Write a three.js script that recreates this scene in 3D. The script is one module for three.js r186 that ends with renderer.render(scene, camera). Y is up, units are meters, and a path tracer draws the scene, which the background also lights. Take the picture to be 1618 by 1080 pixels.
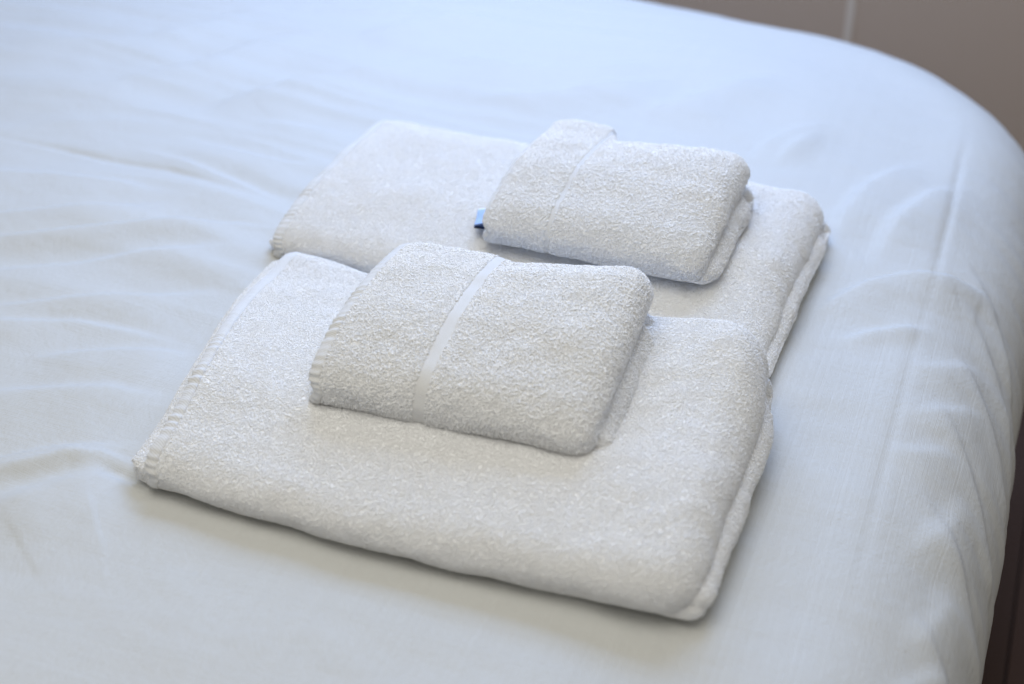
import * as THREE from 'three';
import { RectAreaLightUniformsLib } from 'three/addons/lights/RectAreaLightUniformsLib.js';
import { ImprovedNoise } from 'three/addons/math/ImprovedNoise.js';

// ---------------------------------------------------------------- camera, light, exposure
const TOP = 0.62, CAM_H = 0.72, PITCH = 33, FOV = 25;
const scene = new THREE.Scene();
const camera = new THREE.PerspectiveCamera(FOV, 1618 / 1080, 0.05, 30);
camera.position.set(0, TOP + CAM_H, 0);
camera.rotation.set(-PITCH * Math.PI / 180, 0, 0);
camera.focus = 1.24;
camera.userData.fStop = 3.4;
scene.add(camera);

const renderer = new THREE.WebGLRenderer({ antialias: true });
renderer.setSize(1024, 684);
renderer.toneMapping = THREE.LinearToneMapping;
renderer.toneMappingExposure = 1.31;
renderer.shadowMap.enabled = true;
scene.background = new THREE.Color().setRGB(0.215, 0.21, 0.20);     // the room's even light

const BED_YAW = -20 * Math.PI / 180;
const EX = [Math.cos(BED_YAW), -Math.sin(BED_YAW)];                  // across the bed, to the right (x, z)
const EW = [-Math.sin(BED_YAW), -Math.cos(BED_YAW)];                 // along the bed, away (x, z)
const bedPoint = (u, y, w) => new THREE.Vector3(EX[0] * u + EW[0] * w, y, EX[1] * u + EW[1] * w);

RectAreaLightUniformsLib.init();
function areaLight(color, intensity, w, h, pos, target) {
  const l = new THREE.RectAreaLight(new THREE.Color().setRGB(...color), intensity, w, h);
  l.position.copy(pos); l.lookAt(target); scene.add(l);
  return l;
}
// daylight from the window beyond the far end of the bed, and the soft light of the room
areaLight([0.385, 0.575, 1.0], 7.2, 1.3, 1.0, bedPoint(-0.6, TOP + 0.82, 2.22), bedPoint(-0.55, TOP, 1.1));
areaLight([1.0, 0.975, 0.89], 1.75, 1.7, 1.3, bedPoint(-0.5, TOP + 1.65, 0.65), bedPoint(-0.38, TOP, 0.82));

// ---------------------------------------------------------------- helpers
let seed = 20240611;
const rnd = () => { seed |= 0; seed = seed + 0x6D2B79F5 | 0; let t = Math.imul(seed ^ seed >>> 15, 1 | seed); t = t + Math.imul(t ^ t >>> 7, 61 | t) ^ t; return ((t ^ t >>> 14) >>> 0) / 4294967296; };
const perlin = new ImprovedNoise();
const noise = (x, y, z) => perlin.noise(x + 71.3, y + 33.7, z + 17.9);
const clamp = (x, a, b) => Math.min(b, Math.max(a, x));
const smooth = (a, b, x) => { const t = clamp((x - a) / (b - a), 0, 1); return t * t * (3 - 2 * t); };
const lerp = (a, b, t) => a + (b - a) * t;
function rgb(r, g, b) { return new THREE.Color().setRGB(r, g, b); }
function mat(color, roughness, extra = {}) { return new THREE.MeshPhysicalMaterial({ color, roughness, side: THREE.DoubleSide, ...extra }); }
function meshOf(name, geometry, material, parent) {
  const m = new THREE.Mesh(geometry, material);
  m.name = name; m.castShadow = m.receiveShadow = true; parent.add(m);
  return m;
}
function thing(name, label, category, group) {
  const g = new THREE.Group(); g.name = name; g.userData = { label, category };
  if (group) g.userData.group = group;
  scene.add(g); return g;
}
function gridGeometry(nu, nv, at, { wrapV = false, caps = false, uv = null } = {}) {
  const pos = [], idx = [], uvs = [];
  const rows = nu, cols = nv;
  for (let i = 0; i < rows; i++) for (let j = 0; j < cols; j++) { pos.push(...at(i, j)); if (uv) uvs.push(...uv(i, j)); }
  const jn = wrapV ? cols : cols - 1;
  for (let i = 0; i < rows - 1; i++) for (let j = 0; j < jn; j++) {
    const a = i * cols + j, b = i * cols + (j + 1) % cols, c = a + cols, d = b + cols;
    idx.push(a, c, b, b, c, d);
  }
  if (caps) for (const [row, flip] of [[0, true], [rows - 1, false]]) {
    let cx = 0, cy = 0, cz = 0;
    for (let j = 0; j < cols; j++) { const k = (row * cols + j) * 3; cx += pos[k]; cy += pos[k + 1]; cz += pos[k + 2]; }
    const n = pos.length / 3; pos.push(cx / cols, cy / cols, cz / cols); if (uv) uvs.push(0, 0);
    for (let j = 0; j < cols; j++) { const a = row * cols + j, b = row * cols + (j + 1) % cols; flip ? idx.push(n, a, b) : idx.push(n, b, a); }
  }
  const g = new THREE.BufferGeometry();
  g.setAttribute('position', new THREE.Float32BufferAttribute(pos, 3));
  if (uv) g.setAttribute('uv', new THREE.Float32BufferAttribute(uvs, 2));
  g.setIndex(idx); g.computeVertexNormals();
  return g;
}

// ---------------------------------------------------------------- materials
const M = {
  sheet: mat(rgb(0.60, 0.60, 0.575), 0.6, { sheen: 0.15, sheenRoughness: 0.5 }),
  terry: mat(rgb(0.975, 0.975, 0.973), 1.0),
  pile: mat(rgb(0.97, 0.966, 0.957), 1.0),
  woven: mat(rgb(0.745, 0.74, 0.725), 0.9),
  wall: mat(rgb(0.55, 0.455, 0.39), 0.9),
  joint: mat(rgb(0.72, 0.66, 0.61), 0.8),
  wood: [0, 1, 2].map(k => mat(rgb(0.055 + 0.012 * k, 0.026 + 0.006 * k, 0.014 + 0.004 * k), 0.75)),
  subfloor: mat(rgb(0.02, 0.012, 0.009), 0.9),
  tagWhite: mat(rgb(0.62, 0.72, 0.86), 0.7),
  tagNavy: mat(rgb(0.03, 0.06, 0.14), 0.7),
};

{
  // fine cotton weave and faint slubs, tiling every 0.2 m
  const N = 1024, d = new Uint8Array(N * N * 4), rowV = [], colV = [];
  for (let i = 0; i < N; i++) { rowV.push(rnd()); colV.push(rnd()); }
  const P2 = Math.PI * 2;
  for (let y = 0; y < N; y++) for (let x = 0; x < N; x++) {
    const cx = Math.cos(P2 * x / N), sx = Math.sin(P2 * x / N), cy = Math.cos(P2 * y / N), sy = Math.sin(P2 * y / N);
    const crumple = noise(3.2 * cx + 2 * sy, 3.2 * sx + 2 * cy, 3.2 * cy - sx) + 0.6 * noise(9 * cx + 5 * sy, 9 * sx - 5 * cy, 9 * sy);
    const thread = 0.22 * (rowV[y] + colV[x] - 1) + 0.16 * (rnd() - 0.5);
    const v = clamp(Math.round(255 * (0.5 + 0.28 * crumple + thread)), 0, 255), k = (y * N + x) * 4;
    d[k] = d[k + 1] = d[k + 2] = v; d[k + 3] = 255;
  }
  const t = new THREE.DataTexture(d, N, N); t.wrapS = t.wrapT = THREE.RepeatWrapping; t.magFilter = THREE.LinearFilter; t.needsUpdate = true;
  M.sheet.bumpMap = t; M.sheet.bumpScale = 0.0007;
  // the flat weave of bands and hems: fine ribs along, a twill across and a stitch line near each edge
  const K = 128, e = new Uint8Array(K * K * 4);
  for (let y = 0; y < K; y++) for (let x = 0; x < K; x++) {
    const stitch = Math.abs(x / K - 0.14) < 0.02 || Math.abs(x / K - 0.86) < 0.02 ? -0.4 * (Math.sin(y / K * P2 * 2) > -0.3) : 0;
    const v = clamp(Math.round(255 * (0.55 + 0.22 * Math.sin((x * 3 + y * 4) / K * P2) + 0.12 * Math.sin(x / K * P2 * 9) + stitch)), 0, 255), k = (y * K + x) * 4;
    e[k] = e[k + 1] = e[k + 2] = v; e[k + 3] = 255;
  }
  const tw = new THREE.DataTexture(e, K, K); tw.wrapS = tw.wrapT = THREE.RepeatWrapping; tw.magFilter = THREE.LinearFilter; tw.needsUpdate = true;
  M.woven.bumpMap = tw; M.woven.bumpScale = 0.00035;
}

// ---------------------------------------------------------------- setting: floor and far wall
{
  const floor = new THREE.Group(); floor.name = 'floor'; floor.userData.kind = 'structure';
  floor.rotation.y = BED_YAW; scene.add(floor);
  meshOf('subfloor', new THREE.BoxGeometry(5, 0.02, 6).translate(-0.6, -0.024, -0.9), M.subfloor, floor);
  for (let i = 0; i < 14; i++) for (let k = 0; k < 3; k++) {
    const len = 1.5, g = new THREE.BoxGeometry(0.097, 0.014, len - 0.003);
    const b = meshOf('plank', g, M.wood[(i * 5 + k * 2) % 3], floor);
    b.position.set(-0.15 + i * 0.1, -0.007 + 0.0006 * ((i * 7 + k * 3) % 3), 1.0 - k * len - (i % 3) * 0.47);
  }
  const wall = new THREE.Group(); wall.name = 'wall'; wall.userData.kind = 'structure';
  wall.rotation.y = BED_YAW; wall.position.copy(bedPoint(0, 0, 2.3)); scene.add(wall);
  // two panels either side of a pale vertical joint
  const JX = -0.285;
  meshOf('wall_panel', new THREE.BoxGeometry(2.2, 1.35, 0.03).translate(JX - 1.106, 0.675, -0.015), M.wall, wall);
  meshOf('wall_panel_001', new THREE.BoxGeometry(2.2, 1.35, 0.03).translate(JX + 1.106, 0.675, -0.015), M.wall, wall);
  meshOf('joint_strip', new THREE.BoxGeometry(0.012, 1.35, 0.03).translate(JX, 0.675, -0.013), M.joint, wall);
}

// ---------------------------------------------------------------- bed
// a pixel of the 1618 x 1080 view as a place on the flat bed top: [across, along]
function spot(px, py) {
  const f = 540 / Math.tan(FOV / 2 * Math.PI / 180), p = PITCH * Math.PI / 180;
  const x = (px - 809) / f, y = -(py - 540) / f;
  const dy = y * Math.cos(p) - Math.sin(p), dz = -Math.cos(p) - y * Math.sin(p), t = -CAM_H / dy;
  return [EX[0] * x * t + EX[1] * dz * t, EW[0] * x * t + EW[1] * dz * t];
}
// folds of the sheet: [height, width on the far side, width on the near side, points]
const mm = 0.001;
const foldList = [
  [-0.6, 5, 7, [[-60, 208], [90, 236], [178, 255], [267, 272], [350, 298], [450, 327]]],
  [2.3, 11, 30, [[-140, 402], [-40, 391], [60, 384], [180, 373], [300, 362], [380, 364], [470, 371]]],
  [1.6, 16, 40, [[-140, 356], [60, 348], [150, 341], [230, 337], [300, 325]]],
  [1.9, 16, 46, [[-140, 506], [40, 492], [170, 480], [300, 471], [380, 462]]],
  [1.5, 16, 44, [[40, 578], [111, 569], [190, 563], [260, 560], [330, 563]]],
  [1.2, 12, 30, [[-120, 528], [0, 522], [120, 519], [220, 531], [300, 548]]],
  [1.0, 14, 36, [[200, 236], [290, 262], [360, 290], [410, 310], [480, 334]]],
  [1.0, 14, 34, [[280, 222], [363, 243], [437, 262], [520, 276]]],
  [1.0, 16, 34, [[400, 196], [489, 207], [580, 222]]],
  [2.2, 22, 60, [[-60, 128], [74, 136], [185, 140], [319, 110], [415, 74], [520, 48]]],
  [1.8, 22, 56, [[-120, 78], [0, 74], [148, 74], [245, 66], [356, 36], [440, 8]]],
  [2.4, 26, 70, [[300, 186], [390, 160], [474, 141], [593, 118], [720, 96]]],
  [1.5, 24, 60, [[-140, 276], [0, 284], [90, 290], [190, 300], [300, 326]]],
  [1.6, 20, 60, [[-140, 446], [0, 438], [110, 428], [210, 415], [330, 402], [420, 396]]],
  [1.3, 20, 50, [[-120, 634], [0, 632], [80, 628], [170, 625], [280, 640]]],
  [1.5, 9, 22, [[-120, 752], [0, 731], [89, 714], [150, 709], [230, 712]]],
  [1.3, 8, 16, [[-60, 756], [60, 735], [111, 723], [160, 722], [235, 738]]],
  [-1.2, 9, 9, [[150, 742], [190, 748], [240, 762]]],
  [2, 40, 70, [[-60, 830], [0, 806], [70, 784], [140, 764], [225, 752]]],
  [1, 30, 20, [[1180, 262], [1215, 228], [1260, 205], [1320, 190]]],
  [1, 22, 14, [[1225, 262], [1255, 232], [1300, 205]]],
  [2, 60, 22, [[1320, 400], [1335, 340], [1370, 295], [1420, 262], [1475, 245]]],
  [2, 40, 24, [[1380, 420], [1420, 350], [1480, 300], [1540, 280]]],
  [2.6, 40, 13, [[1285, 492], [1320, 468], [1370, 446], [1430, 433], [1500, 428], [1560, 432], [1610, 445]]],
  [1.3, 18, 10, [[1320, 530], [1380, 516], [1440, 508], [1480, 506]]],
  [0.7, 30, 18, [[1440, 570], [1490, 560], [1540, 545], [1580, 540]]],
  [0.7, 26, 18, [[1430, 640], [1480, 628], [1540, 610], [1590, 600]]],
  [0.7, 40, 22, [[1400, 700], [1470, 690], [1540, 672]]],
  [1, 40, 30, [[1440, 850], [1480, 820], [1530, 780], [1570, 720]]],
  [1, 40, 30, [[1440, 1000], [1480, 960], [1520, 920], [1560, 850]]],
  [0.8, 30, 20, [[1420, 1080], [1460, 1040], [1510, 1010], [1550, 990]]],
  [2.5, 60, 40, [[700, 90], [820, 120], [940, 120], [1060, 100]]],
  [2.2, 50, 30, [[720, 160], [850, 165], [960, 150], [1080, 130]]],
  [2.2, 50, 36, [[1000, 190], [1080, 170], [1160, 140], [1240, 120]]],
  [2, 40, 30, [[560, 60], [680, 40], [800, 25]]],
  [-0.5, 4, 5, [[1536, 180], [1508, 300], [1480, 420], [1462, 490]]],
  [0.6, 9, 16, [[-0.04, 1.36], [0.03, 1.26], [0.10, 1.15]], true],
  [0.6, 9, 16, [[-0.03, 1.28], [0.04, 1.19], [0.12, 1.06]], true],
  [0.6, 10, 16, [[-0.03, 1.20], [0.05, 1.10], [0.13, 0.98]], true],
  [0.6, 10, 18, [[-0.04, 1.11], [0.04, 1.01], [0.13, 0.90]], true],
  [0.6, 10, 18, [[-0.03, 0.99], [0.05, 0.90], [0.13, 0.82]], true],
  [0.6, 12, 20, [[-0.02, 0.86], [0.06, 0.78], [0.13, 0.72]], true],
  [-0.25, 4, 5, [[1480, 420], [1440, 560], [1395, 740], [1335, 985]]],
].map(([a, w1, w2, pts, flat]) => {
  const p = flat ? pts : pts.map(q => spot(...q));
  const wf = a < 0 ? w1 : 0.42 * Math.min(w1, w2) + 2, wn = a < 0 ? w2 : 1.15 * Math.max(w1, w2);   // steep on the far side, long on the near side
  const reach = 3 * Math.max(wf, wn) * mm;
  return { a: a * mm, wf: 0.8 * wf * mm, wn: 0.8 * wn * mm, p, box: [Math.min(...p.map(q => q[0])) - reach, Math.max(...p.map(q => q[0])) + reach, Math.min(...p.map(q => q[1])) - reach, Math.max(...p.map(q => q[1])) + reach] };
});
function foldHeight(u, w) {
  let h = 0;
  for (const f of foldList) {
    if (u < f.box[0] || u > f.box[1] || w < f.box[2] || w > f.box[3]) continue;
    let best = 1e9, along = 0, side = 1, total = 0;
    for (let k = 0; k + 1 < f.p.length; k++) {
      const [x0, y0] = f.p[k], [x1, y1] = f.p[k + 1], dx = x1 - x0, dy = y1 - y0, L = Math.hypot(dx, dy);
      const t = ((u - x0) * dx + (w - y0) * dy) / (L * L), tc = clamp(t, 0, 1);
      const ex = u - x0 - dx * tc, ey = w - y0 - dy * tc, d = Math.hypot(ex, ey);
      if (d < best) { best = d; along = total + tc * L; side = ey * dx - ex * dy >= 0 ? 1 : -1; }
      total += L;
    }
    const s = best / (side > 0 ? f.wf : f.wn), e = Math.min(along, total - along) / (0.3 * total);
    h += 4.4 * f.a * Math.exp(-s * s) * smooth(-0.1, 1.3, e);
  }
  return h;
}
const BED = { u0: -1.62, u1: -0.073, w0: 0.22, w1: 1.875, R: 0.22, r: 0.12, side: 0.43 };
const towelsOnBed = [];       // plan rectangles the sheet dips under
function sheetAt(a, b0, out) {
  const slant = 0.13 * Math.max(0, a + 0.62) * smooth(1.1, 1.8, b0), b = b0 + slant;   // the far end is not quite square
  // nearest point of the rounded plan outline at which the edge starts to fall
  const cu = (BED.u0 + BED.u1) / 2, cw = (BED.w0 + BED.w1) / 2, hu = (BED.u1 - BED.u0) / 2 - BED.R, hw = (BED.w1 - BED.w0) / 2 - BED.R;
  const qx = Math.abs(a - cu) - hu, qy = Math.abs(b - cw) - hw, sx = Math.sign(a - cu) || 1, sy = Math.sign(b - cw) || 1;
  const mx = Math.max(qx, 0), my = Math.max(qy, 0), ml = Math.hypot(mx, my);
  let d = (qx > 0 && qy > 0 ? ml : Math.max(qx, qy)) - BED.R, nu = 0, nw = 0;
  if (qx > 0 && qy > 0) { nu = sx * mx / ml; nw = sy * my / ml; } else if (qx > qy) nu = sx; else nw = sy;
  let u = a, w = b, y = 0, ang = 0;
  // the bed's top itself sinks a little towards its edges
  const crown = -0.010 * smooth(-0.18, 0, d);
  if (d > 0) {
    u = a - nu * d; w = b - nw * d;
    const dd = Math.min(d, BED.r * Math.PI / 2 + BED.side);
    ang = Math.min(dd / BED.r, Math.PI / 2);
    const over = Math.max(0, dd - BED.r * Math.PI / 2);
    u += nu * (BED.r * Math.sin(ang) + 0.0 * over); w += nw * (BED.r * Math.sin(ang) + 0.0 * over);
    y = -BED.r * (1 - Math.cos(ang)) - over;
  }
  let h = 0;
  h += 0.0035 * noise(a * 3.1 + b * 1.2, b * 5.5, 0) + 0.0016 * noise(a * 8 + b * 3, b * 15, 4) + 0.0006 * noise(a * 22, b * 42, 8);
  const busy = smooth(0.70, 0.98, b) * lerp(1, 0.12, smooth(-0.6, -0.25, a));
  const warp = 1.6 * noise(a * 1.9, b * 2.6, 21);
  const ridge = 1 - 2 * Math.abs(noise(a * 1.1 + 2, b * 10.5 + warp + 0.8 * a, 27));
  const ridge2 = 1 - 2 * Math.abs(noise(a * 1.3 - 4, b * 19 + 1.7 * warp - 1.5 * a, 41));
  h += busy * (0.0026 * ridge + 0.0024 * ridge2 + 0.0012 * noise(a * 3.2, b * 30 + 1.5 * warp, 33));
  h += foldHeight(a, b0);
  if (d > 0.02) {                                                     // folds hanging down the sides
    const t = smooth(0.02, 0.2, d), s = Math.abs(nu) > Math.abs(nw) ? b : a;
    const lean = s + 0.25 * d;
    h += t * (0.0035 * noise(lean * 17, d * 2.5, 12) + 0.004 * noise(lean * 40, d * 4, 15));
  }
  for (const T of towelsOnBed) {
    const dx = a - T.u, dy = b - T.w, lx = Math.abs(dx * T.c + dy * T.s) - T.W / 2, ly = Math.abs(-dx * T.s + dy * T.c) - T.D / 2;
    const dist = Math.hypot(Math.max(lx, 0), Math.max(ly, 0)) + Math.min(0, Math.max(lx, ly));
    h -= 0.005 * smooth(0.035, -0.05, dist);
  }
  const sn = Math.sin(ang), cs = Math.cos(ang);
  w -= slant;
  u += nu * sn * h; w += nw * sn * h; y += crown + cs * h;
  out[0] = EX[0] * u + EW[0] * w; out[1] = TOP + y; out[2] = EX[1] * u + EW[1] * w;
  return out;
}
function ticks(list) {       // [[from, to, step], ...]
  const t = [];
  for (const [a, b, s] of list) { const n = Math.max(1, Math.round((b - a) / s)); for (let i = 0; i < n; i++) t.push(a + (b - a) * i / n); }
  t.push(list[list.length - 1][1]);
  return t;
}
function buildBed() {
  const bed = thing('bed', 'bed covered by a white rumpled cotton sheet, under all the towels', 'bed');
  const A = ticks([[-2.2, -1.3, 0.02], [-1.3, 0.16, 0.0032], [0.16, 0.5, 0.012]]);
  const B = ticks([[-0.35, 0.48, 0.02], [0.48, 1.95, 0.0036], [1.95, 2.45, 0.012]]);
  const o = [0, 0, 0];
  const g = gridGeometry(B.length, A.length, (i, j) => sheetAt(A[j], B[i], o), { uv: (i, j) => [A[j] / 0.2, B[i] / 0.2] });
  // the seam of the grid faces up
  meshOf('bed_sheet', g, M.sheet, bed);
  const c = bedPoint((BED.u0 + BED.u1) / 2, 0, (BED.w0 + BED.w1) / 2);
  const mattress = meshOf('mattress', new THREE.BoxGeometry(1.56, 0.3, 1.66), M.sheet, bed);
  mattress.position.set(c.x, 0.36, c.z); mattress.rotation.y = BED_YAW;
}

// ---------------------------------------------------------------- towels
// One sheet of folded towel: a rounded block whose front is one round fold.
// spec: x0, x1, zb(x), zf, y0, y1(x), rf, rb, rL, rR; deform(p) bends the whole towel.
class Slab {
  constructor(spec, deform, wobble, off) { Object.assign(this, { rag: 0.0022, cornerR: 0.017, rf: 0.02, rb: 0.015, rL: 0.008, rR: 0.01 }, spec); this.deform = deform; this.wobble = wobble; this.off = off; }
  // [z, y, nz, ny] of the outline at x, with 0 <= v < 1 from the middle of the underside, round the front, over the top and down the back
  outline(x, v) {
    const zb = this.zb(x), zf = typeof this.zf === 'function' ? this.zf(x) : this.zf, y0 = this.y0, y1 = this.y1(x), hgt = y1 - y0;
    const rf = Math.min(this.rf, hgt * 0.499), rb = Math.min(this.rb, hgt * 0.499), H = Math.PI / 2;
    const zm = (zb + zf) / 2;
    const segs = [
      zf - rf - zm, rf * H, hgt - 2 * rf, rf * H, (zf - rf) - (zb + rb), rb * H, hgt - 2 * rb, rb * H, zm - (zb + rb)];
    let total = 0; for (const s of segs) total += s;
    let s = (((v % 1) + 1) % 1) * total, k = 0;
    while (k < 8 && s > segs[k]) { s -= segs[k]; k++; }
    const arc = (cz, cy, r, a) => [cz + r * Math.cos(a), cy + r * Math.sin(a), Math.cos(a), Math.sin(a)];
    switch (k) {
      case 0: return [zm + s, y0, 0, -1];
      case 1: return arc(zf - rf, y0 + rf, rf, -H + s / rf);
      case 2: return [zf, y0 + rf + s, 1, 0];
      case 3: return arc(zf - rf, y1 - rf, rf, s / rf);
      case 4: return [zf - rf - s, y1, 0, 1];
      case 5: return arc(zb + rb, y1 - rb, rb, H + s / rb);
      case 6: return [zb, y1 - rb - s, -1, 0];
      case 7: return arc(zb + rb, y0 + rb, rb, Math.PI + s / rb);
      default: return [zb + rb + s, y0, 0, -1];
    }
  }
  at(x, v, lift = 0) {
    const { x0, x1, rL, rR } = this;
    let e = 0, nx = 0;
    const xc = clamp(x, x0 + 1e-5, x1 - 1e-5);
    if (xc < x0 + rL) { const q = 1 - (xc - x0) / rL; e = rL * (1 - Math.sqrt(1 - q * q)); nx = -q; }
    else if (xc > x1 - rR) { const q = 1 - (x1 - xc) / rR; e = rR * (1 - Math.sqrt(1 - q * q)); nx = q; }
    const [z, y, nz, ny] = this.outline(x, v), k = Math.sqrt(Math.max(0, 1 - nx * nx)), l = lift;
    const o = this.off, wob = this.wobble * (0.9 * noise((x + o) * 21, y * 24 + o, z * 21) + 0.45 * noise((x + o) * 55, y * 60, z * 55 + o));
    const p = [x + nx * l, y + ny * (k * l - e + wob), z + nz * (k * l - e + wob)];
    if (p[1] < this.y0 + 0.0005) p[1] = this.y0 + 0.0005;
    const r = smooth(x1 - 0.03, x1 - 0.002, x);
    if (r > 0) {
      p[0] += r * this.rag * (noise(z * 26 + o, y * 14, o) + 0.6 * noise(z * 70, y * 20, o + 5));
      if (this.dent) { const g = (z - this.dent[0]) / this.dent[1]; p[0] -= r * this.dent[2] * Math.exp(-g * g); }
    }
    // rounded corners in plan
    const zb = this.zb(x), zf = typeof this.zf === 'function' ? this.zf(x) : this.zf, mid = (x0 + x1) / 2;
    const cr = x > mid ? this.cornerR : 0.006, near = x > mid ? z - zb : Math.min(z - zb, zf - z), share = x > mid ? smooth(x1 - 0.05, x1, x) : smooth(x0 + 0.03, x0, x);
    if (near < cr && share > 0) { const q = cr - Math.max(near, 0); p[0] -= Math.sign(x - mid) * share * (cr - Math.sqrt(Math.max(0, cr * cr - q * q))); }
    return this.deform(p);
  }
  stations() {
    const t = [], { x0, x1, rL, rR } = this, H = Math.PI / 2;
    for (let i = 0; i <= 8; i++) t.push(x0 + rL * (1 - Math.cos(H * i / 8)));
    const n = Math.round((x1 - rR - x0 - rL) / 0.003);
    for (let i = 1; i < n; i++) t.push(x0 + rL + (x1 - rR - x0 - rL) * i / n);
    for (let i = 0; i <= 8; i++) t.push(x1 - rR * (1 - Math.sin(H * i / 8)));
    return t;
  }
  geometry(nv) {
    const xs = this.stations();
    this.xs = xs; this.nv = nv;
    return gridGeometry(xs.length, nv, (i, j) => this.at(xs[i], j / nv), { wrapV: true, caps: true });
  }
  // a strip sewn on the surface between xa and xb, round from va to vb; rib(v) adds to its height
  strip(xa, xb, va, vb, height, nv, rib = () => 0) {
    const prof = [[0, -0.0012], [0.04, height * 0.6], [0.14, height], [0.5, height * 1.05], [0.86, height], [0.96, height * 0.6], [1, -0.0012]];
    return gridGeometry(prof.length, nv, (i, j) => {
      const v = lerp(va, vb, j / (nv - 1)), [t, l] = prof[i];
      return this.at(lerp(xa, xb, t), v, l + (l > 0 ? rib(v, t) : 0));
    }, { uv: (i, j) => [prof[i][0], lerp(va, vb, j / (nv - 1)) * 90] });
  }
}

// a loop of terry: a small bent thread standing on the cloth, 1 unit tall
function loopGeometry(seedTurn, thick) {
  const pts = [];
  const n = 6;
  for (let i = 0; i <= n; i++) {
    const a = Math.PI * i / n, r = 0.42;
    pts.push(new THREE.Vector3(r * Math.cos(a) * (1 + 0.15 * Math.sin(i * 1.7 + seedTurn)), 0.95 * Math.sin(a) - 0.05, 0.32 * Math.sin(2 * a + seedTurn)));
  }
  return new THREE.TubeGeometry(new THREE.CatmullRomCurve3(pts), 6, thick, 4, false);
}
const loops = [loopGeometry(0.3, 0.17), loopGeometry(2.1, 0.17)];

function growPile(parent, slabs, geoms, { spacing, size, lean, keep, clump = 0, tall = 0.55 }) {
  const mats = [[], []];
  const va = new THREE.Vector3(), vb = new THREE.Vector3(), vc = new THREE.Vector3(), n = new THREE.Vector3(), na = new THREE.Vector3(), nb = new THREE.Vector3(), nc = new THREE.Vector3(), q = new THREE.Quaternion(), spin = new THREE.Quaternion(), up = new THREE.Vector3(0, 1, 0), sc = new THREE.Vector3(), P = new THREE.Vector3(), m = new THREE.Matrix4();
  slabs.forEach((S, si) => {
    const g = geoms[si], pos = g.attributes.position, nor = g.attributes.normal, idx = g.index;
    for (let t = 0; t < idx.count; t += 3) {
      const i = idx.getX(t), j = idx.getX(t + 1), k = idx.getX(t + 2);
      va.fromBufferAttribute(pos, i); vb.fromBufferAttribute(pos, j); vc.fromBufferAttribute(pos, k);
      na.fromBufferAttribute(nor, i); nb.fromBufferAttribute(nor, j); nc.fromBufferAttribute(nor, k);
      const area = vb.clone().sub(va).cross(vc.clone().sub(va)).length() / 2;
      let c = area / (spacing * spacing); c = Math.floor(c) + (rnd() < c % 1 ? 1 : 0);
      for (; c > 0; c--) {
        let r1 = rnd(), r2 = rnd(); if (r1 + r2 > 1) { r1 = 1 - r1; r2 = 1 - r2; }
        P.copy(va).multiplyScalar(1 - r1 - r2).addScaledVector(vb, r1).addScaledVector(vc, r2);
        n.copy(na).multiplyScalar(1 - r1 - r2).addScaledVector(nb, r1).addScaledVector(nc, r2).normalize();
        const X = (1 - r1 - r2) * S.xs[Math.min(S.xs.length - 1, Math.floor(i / S.nv))] + r1 * S.xs[Math.min(S.xs.length - 1, Math.floor(j / S.nv))] + r2 * S.xs[Math.min(S.xs.length - 1, Math.floor(k / S.nv))];   // before the towel was bent
        const a = rnd(), b = rnd(), d = rnd(), e = rnd(), pick = rnd() < 0.5 ? 0 : 1;
        if (n.y < -0.8 || (n.y < -0.3 && P.y < 0.006) || P.y < 0.0012 || !keep(S, P, n, X)) continue;
        const cl = clump ? noise(P.x * 330, P.y * 330, P.z * 330) : 0;
        const lx = lean * (a - 0.5) * 2 + 0.5 * noise(P.x * 160, P.z * 160, 3 + P.y * 160), lz = lean * (b - 0.5) * 2 + 0.5 * noise(P.x * 160, P.z * 160, 31 + P.y * 160);
        n.x += lx; n.z += lz; n.y += 0.25 * (a + b - 1); n.normalize();
        q.setFromUnitVectors(up, n); spin.setFromAxisAngle(up, d * Math.PI * 2); q.multiply(spin);
        const s = size * (0.75 + 0.5 * e) * (1 + clump * cl);
        sc.set(s, s * tall, s);
        mats[pick].push(m.compose(P, q, sc).clone());
      }
    }
  });
  mats.forEach((list, k) => {
    const im = new THREE.InstancedMesh(loops[k], M.pile, list.length);
    list.forEach((x, i) => im.setMatrixAt(i, x));
    im.name = k ? 'terry_pile_001' : 'terry_pile'; im.userData.kind = 'stuff'; im.castShadow = im.receiveShadow = true;
    parent.add(im);
  });
  return mats[0].length + mats[1].length;
}

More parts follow.
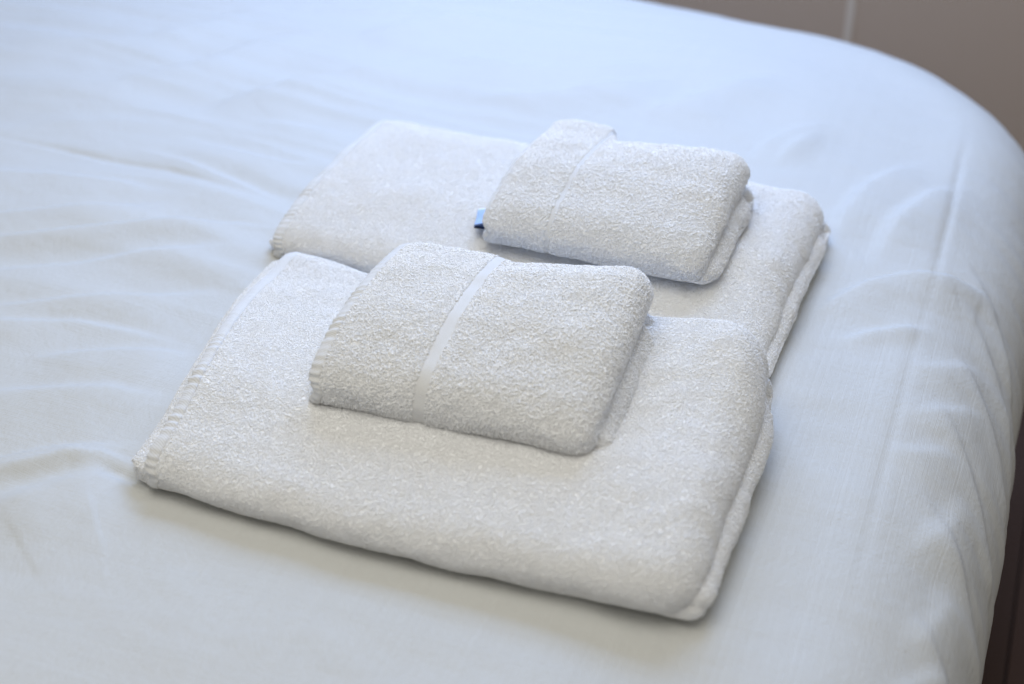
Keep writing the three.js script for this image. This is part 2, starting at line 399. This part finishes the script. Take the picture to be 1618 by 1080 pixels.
let loopCount = 0;
function makeTowel({ name, label, W, D, h, pos, yaw, deform, layers, hem, band, pile, under }) {
  const t = thing(name, label, 'towel', null);
  t.position.set(pos[0], TOP + pos[1], pos[2]); t.rotation.y = yaw;
  const bend = deform || (p => p);
  const slabs = layers.map((l, i) => new Slab(l.spec, bend, l.wobble ?? 0.0028, 3.7 * i + W * 17));
  const geoms = slabs.map((S, i) => { const g = S.geometry(layers[i].nv || 120); meshOf(layers[i].name, g, M.terry, t); return g; });
  for (const s of hem || []) { const S = slabs[s.layer || 0]; meshOf(s.name || 'hem', S.strip(s.xa, s.xb, s.va, s.vb, s.height, s.nv || 260, s.rib), M.woven, t); }
  if (band) { const S = slabs[0]; meshOf('woven_band', S.strip(band.xa, band.xb, band.va, band.vb, band.height, 160), M.woven, t); }
  const skip = [...(hem || []), ...(band ? [band] : [])];
  const U = under ? under.map(r => r) : [];
  loopCount += growPile(t, slabs, geoms, {
    ...pile,
    keep: (S, P, n, X) => {
      if (S !== slabs[0] && Math.abs(P.x) < W / 2 - 0.03 && P.z > -D / 2 + 0.02) return false;   // between the layers
      for (const k of skip) if (slabs[k.layer || 0] === S && X > k.xa + (k.margin ?? 0) && X < k.xb - (k.margin ?? 0)) return false;
      return true;
    },
  });
  return t;
}
const DEG = Math.PI / 180;
// a folded towel is fullest in its middle and rolls down towards its front and ends
const plump = (W, D, deep, more) => p => {
  const f = smooth(D / 2 - deep, D / 2 + 0.012, p[2]), r = smooth(W / 2 - 0.045, W / 2 + 0.004, p[0]), l = smooth(-W / 2 + 0.03, -W / 2 - 0.004, p[0]), b = smooth(-D / 2 + 0.05, -D / 2 - 0.01, p[2]);
  p[1] *= (1 - 0.35 * f) * (1 - 0.15 * r) * (1 - 0.10 * l) * (1 - 0.12 * b);
  return more ? more(p) : p;
};
const ribs = (amp, wave, fade) => v => amp * (Math.sin(v * wave + 0.8 * Math.sin(v * wave * 0.23)) + 0.2 * Math.sin(v * wave * 0.61 + 1)) * (0.7 + 0.5 * Math.sin(v * wave * 0.17)) * fade(v);

// bath towels: the hemmed flap on top wraps round the front; the folded layers under it show at both ends
function bathTowel({ name, label, W, D, h, pos, yaw, deform, leftOut, hemIn, front = () => 0, rear = () => 0 }) {
  const zf = x => D / 2 + front(x);
  const bend = plump(W, D, 0.10, deform);
  const layers = [
    { name: 'top_layer', nv: 150, spec: { x0: -W / 2 + leftOut, x1: W / 2 - 0.008, zb: x => -D / 2 - rear(x), zf, y0: 0.001, y1: () => h, rf: h * 0.49, rb: h * 0.42, rL: 0.006, rR: 0.024 } },
    { name: 'middle_layer', nv: 120, spec: { x0: -W / 2 + 0.004, x1: W / 2 + 0.001, zb: x => -D / 2 + 0.006 - rear(x), zf: x => zf(x) - 0.012, dent: [-D / 2 + 0.035, 0.011, 0.013], y0: h * 0.06, y1: () => h * 0.52, rf: h * 0.22, rb: h * 0.22, rL: h * 0.2, rR: h * 0.23 } },
    { name: 'bottom_layer', nv: 120, spec: { x0: -W / 2 - 0.004, x1: W / 2 - 0.003, zb: x => -D / 2 + 0.003 - rear(x), zf: x => zf(x) - 0.006, y0: 0.001, y1: x => h * (0.36 + 0.24 * smooth(-0.14, -0.2, x)), rf: h * 0.17, rb: h * 0.16, rL: h * 0.2, rR: h * 0.17 } },
  ];
  const x0 = -W / 2 + leftOut;
  return makeTowel({
    name, label, W, D, h, pos, yaw, deform: bend, layers,
    hem: [{ xa: x0 + 0.0005, xb: x0 + hemIn, va: 0.2, vb: 0.76, height: 0.0016, margin: 0.0004, rib: ribs(0.00085, 590, v => 0.2 + 0.8 * smooth(0.55, 0.36, v)) }],
    pile: { spacing: 0.00091, size: 0.0015, lean: 0.5, clump: 0.25, tall: 0.55 },
  });
}

towelsOnBed.push(
  { ...(() => { const p = [-0.0354, -0.9682]; return { u: EX[0] * p[0] + EX[1] * p[1], w: EW[0] * p[0] + EW[1] * p[1] }; })(), W: 0.43, D: 0.27, c: Math.cos(0.03), s: Math.sin(0.03) },
  { ...(() => { const p = [0.0368, -1.2409]; return { u: EX[0] * p[0] + EX[1] * p[1], w: EW[0] * p[0] + EW[1] * p[1] }; })(), W: 0.46, D: 0.24, c: Math.cos(-0.03), s: Math.sin(-0.03) });
buildBed();

bathTowel({
  name: 'bath_towel', label: 'large folded white bath towel at the front, nearest the camera', W: 0.442, D: 0.280, h: 0.053, pos: [-0.0315, -0.0025, -0.964], yaw: -20.6 * DEG, front: x => 0.011 * (1 - (x / 0.22) ** 2), rear: x => 0.046 * smooth(-0.04, -0.2, x), leftOut: 0.015, hemIn: 0.012,
  deform: p => {
    const b = smooth(0.02, -0.14, p[2]);
    p[1] *= 1 + 0.12 * smooth(-0.1, 0.2, p[0]);
    p[1] += b * (0.020 * smooth(-0.05, 0.2, p[0]) - 0.014 * smooth(-0.03, -0.2, p[0])) * (p[1] / 0.044);
    p[0] -= 0.044 * smooth(0.12, -0.16, p[2]) * smooth(0.06, -0.22, p[0]) + 0.012 * smooth(-0.05, -0.14, p[2]) * smooth(0.1, 0.2, p[0]);
    return p;
  },
});
bathTowel({
  name: 'bath_towel_001', label: 'large folded white bath towel at the back, under the towel with the blue tag', W: 0.480, D: 0.250, h: 0.052, pos: [0.041, -0.0025, -1.275], yaw: -21.5 * DEG, leftOut: 0.004, hemIn: 0.012,
  front: x => 0.045 * smooth(-0.1, 0.22, x),
});

function handTowel({ name, label, W, D, h, pos, yaw, deform, backStep, band, hemIn, ribAmp, pile }) {
  const step = x => -D / 2 - backStep * smooth(band[1] - W / 2 + 0.008, band[1] - W / 2 - 0.010, x);
  const layers = [
    { name: 'top_layer', nv: 130, wobble: 0.0032, spec: { x0: -W / 2, x1: W / 2 - 0.008, zb: step, zf: D / 2, y0: 0.001, y1: () => h, rf: h * 0.47, rb: h * 0.36, rL: 0.008, rR: 0.015 } },
    { name: 'middle_layer', nv: 100, spec: { x0: -W / 2 + 0.006, x1: W / 2 + 0.002, zb: () => -D / 2 + 0.006, zf: D / 2 - 0.012, dent: [-D / 2 + 0.028, 0.010, 0.012], y0: h * 0.06, y1: () => h * 0.52, rf: h * 0.22, rb: h * 0.22, rL: h * 0.2, rR: h * 0.23 } },
    { name: 'bottom_layer', nv: 100, spec: { x0: -W / 2 + 0.006, x1: W / 2 - 0.002, zb: () => -D / 2 + 0.003, zf: D / 2 - 0.008, y0: 0.001, y1: () => h * 0.36, rf: h * 0.17, rb: h * 0.16, rL: h * 0.17, rR: h * 0.17 } },
  ];
  return makeTowel({
    name, label, W, D, h, pos, yaw, deform: plump(W, D, 0.085, deform), layers,
    hem: [{ xa: -W / 2 + 0.0005, xb: -W / 2 + hemIn, va: 0.19, vb: 0.78, height: 0.0016, margin: 0.0004, rib: ribs(ribAmp, 410, v => 0.25 + 0.75 * smooth(0.6, 0.42, v)) }],
    band: { xa: band[0] - W / 2, xb: band[1] - W / 2, va: 0.17, vb: 0.8, height: 0.0002, margin: 0.0012 },
    pile,
  });
}
handTowel({
  name: 'hand_towel', label: 'small folded white towel nearest the camera, lying on the front bath towel', W: 0.230, D: 0.184, h: 0.061, pos: [-0.0160, 0.042, -0.995], yaw: -19.3 * DEG, backStep: 0.012, band: [0.085, 0.098], hemIn: 0.011, ribAmp: 0.0008,
  deform: p => { p[1] *= 1 + 0.36 * clamp((p[0] + 0.02) / 0.12, 0, 1) * smooth(0.06, -0.06, p[2]); return p; },
  pile: { spacing: 0.00093, size: 0.0017, lean: 0.55, clump: 0.4, tall: 0.68 },
});
const back = handTowel({
  name: 'hand_towel_001', label: 'small folded white towel with a blue tag, lying on the back bath towel', W: 0.211, D: 0.166, h: 0.057, pos: [0.100, 0.042, -1.2325], yaw: -22 * DEG, backStep: 0.03, band: [0.060, 0.067], hemIn: 0.005, ribAmp: 0.0003,
  deform: p => { p[1] *= 1 + 0.24 * clamp((p[0] + 0.03) / 0.13, 0, 1) * smooth(0.06, -0.06, p[2]); return p; },
  pile: { spacing: 0.00093, size: 0.0017, lean: 0.55, clump: 0.4, tall: 0.68 },
});
// the small blue and white tag sewn into the left side of the back hand towel
{
  const c = document.createElement('canvas'); c.width = 64; c.height = 160;
  const x = c.getContext('2d');
  x.fillStyle = '#a9c6f2'; x.fillRect(0, 0, 64, 160);
  x.fillStyle = '#eef3fb'; x.fillRect(0, 0, 64, 14);
  x.fillStyle = '#2c4a7c'; x.fillRect(22, 44, 15, 9); x.fillRect(20, 57, 17, 10); x.fillRect(23, 71, 14, 9); x.fillRect(20, 84, 17, 11);
  x.fillStyle = '#2b3a5c'; x.fillRect(6, 146, 58, 14);
  const map = new THREE.CanvasTexture(c); map.colorSpace = THREE.SRGBColorSpace;
  const m = mat(rgb(1, 1, 1), 0.7, { map });
  const L = 0.034, n = 12, zs = 18, W = 0.211, D = 0.166;
  const g = gridGeometry(zs + 1, 2 * n + 2, (i, j) => {                // over the top, round the fold and back
    const out = lerp(0.023, 0.013, i / zs), k = j <= n ? j / n : (2 * n + 1 - j) / n, top = j <= n;
    return [-W / 2 + 0.004 - (out + 0.004) * k, (top ? 0.0155 - 0.005 * k * k : 0.0115 - 0.003 * k * (1 - k) - 0.002 * k * k) + 0.0008 * Math.sin(i * 0.5), D / 2 - 0.052 + L * i / zs];
  }, { uv: (i, j) => [Math.min(1, j / n), 1 - i / zs] });
  const t = meshOf('care_tag', g, m, back);
  t.userData.label = 'small light blue tag with dark blue print';
}
console.log('loops', loopCount);

renderer.render(scene, camera);
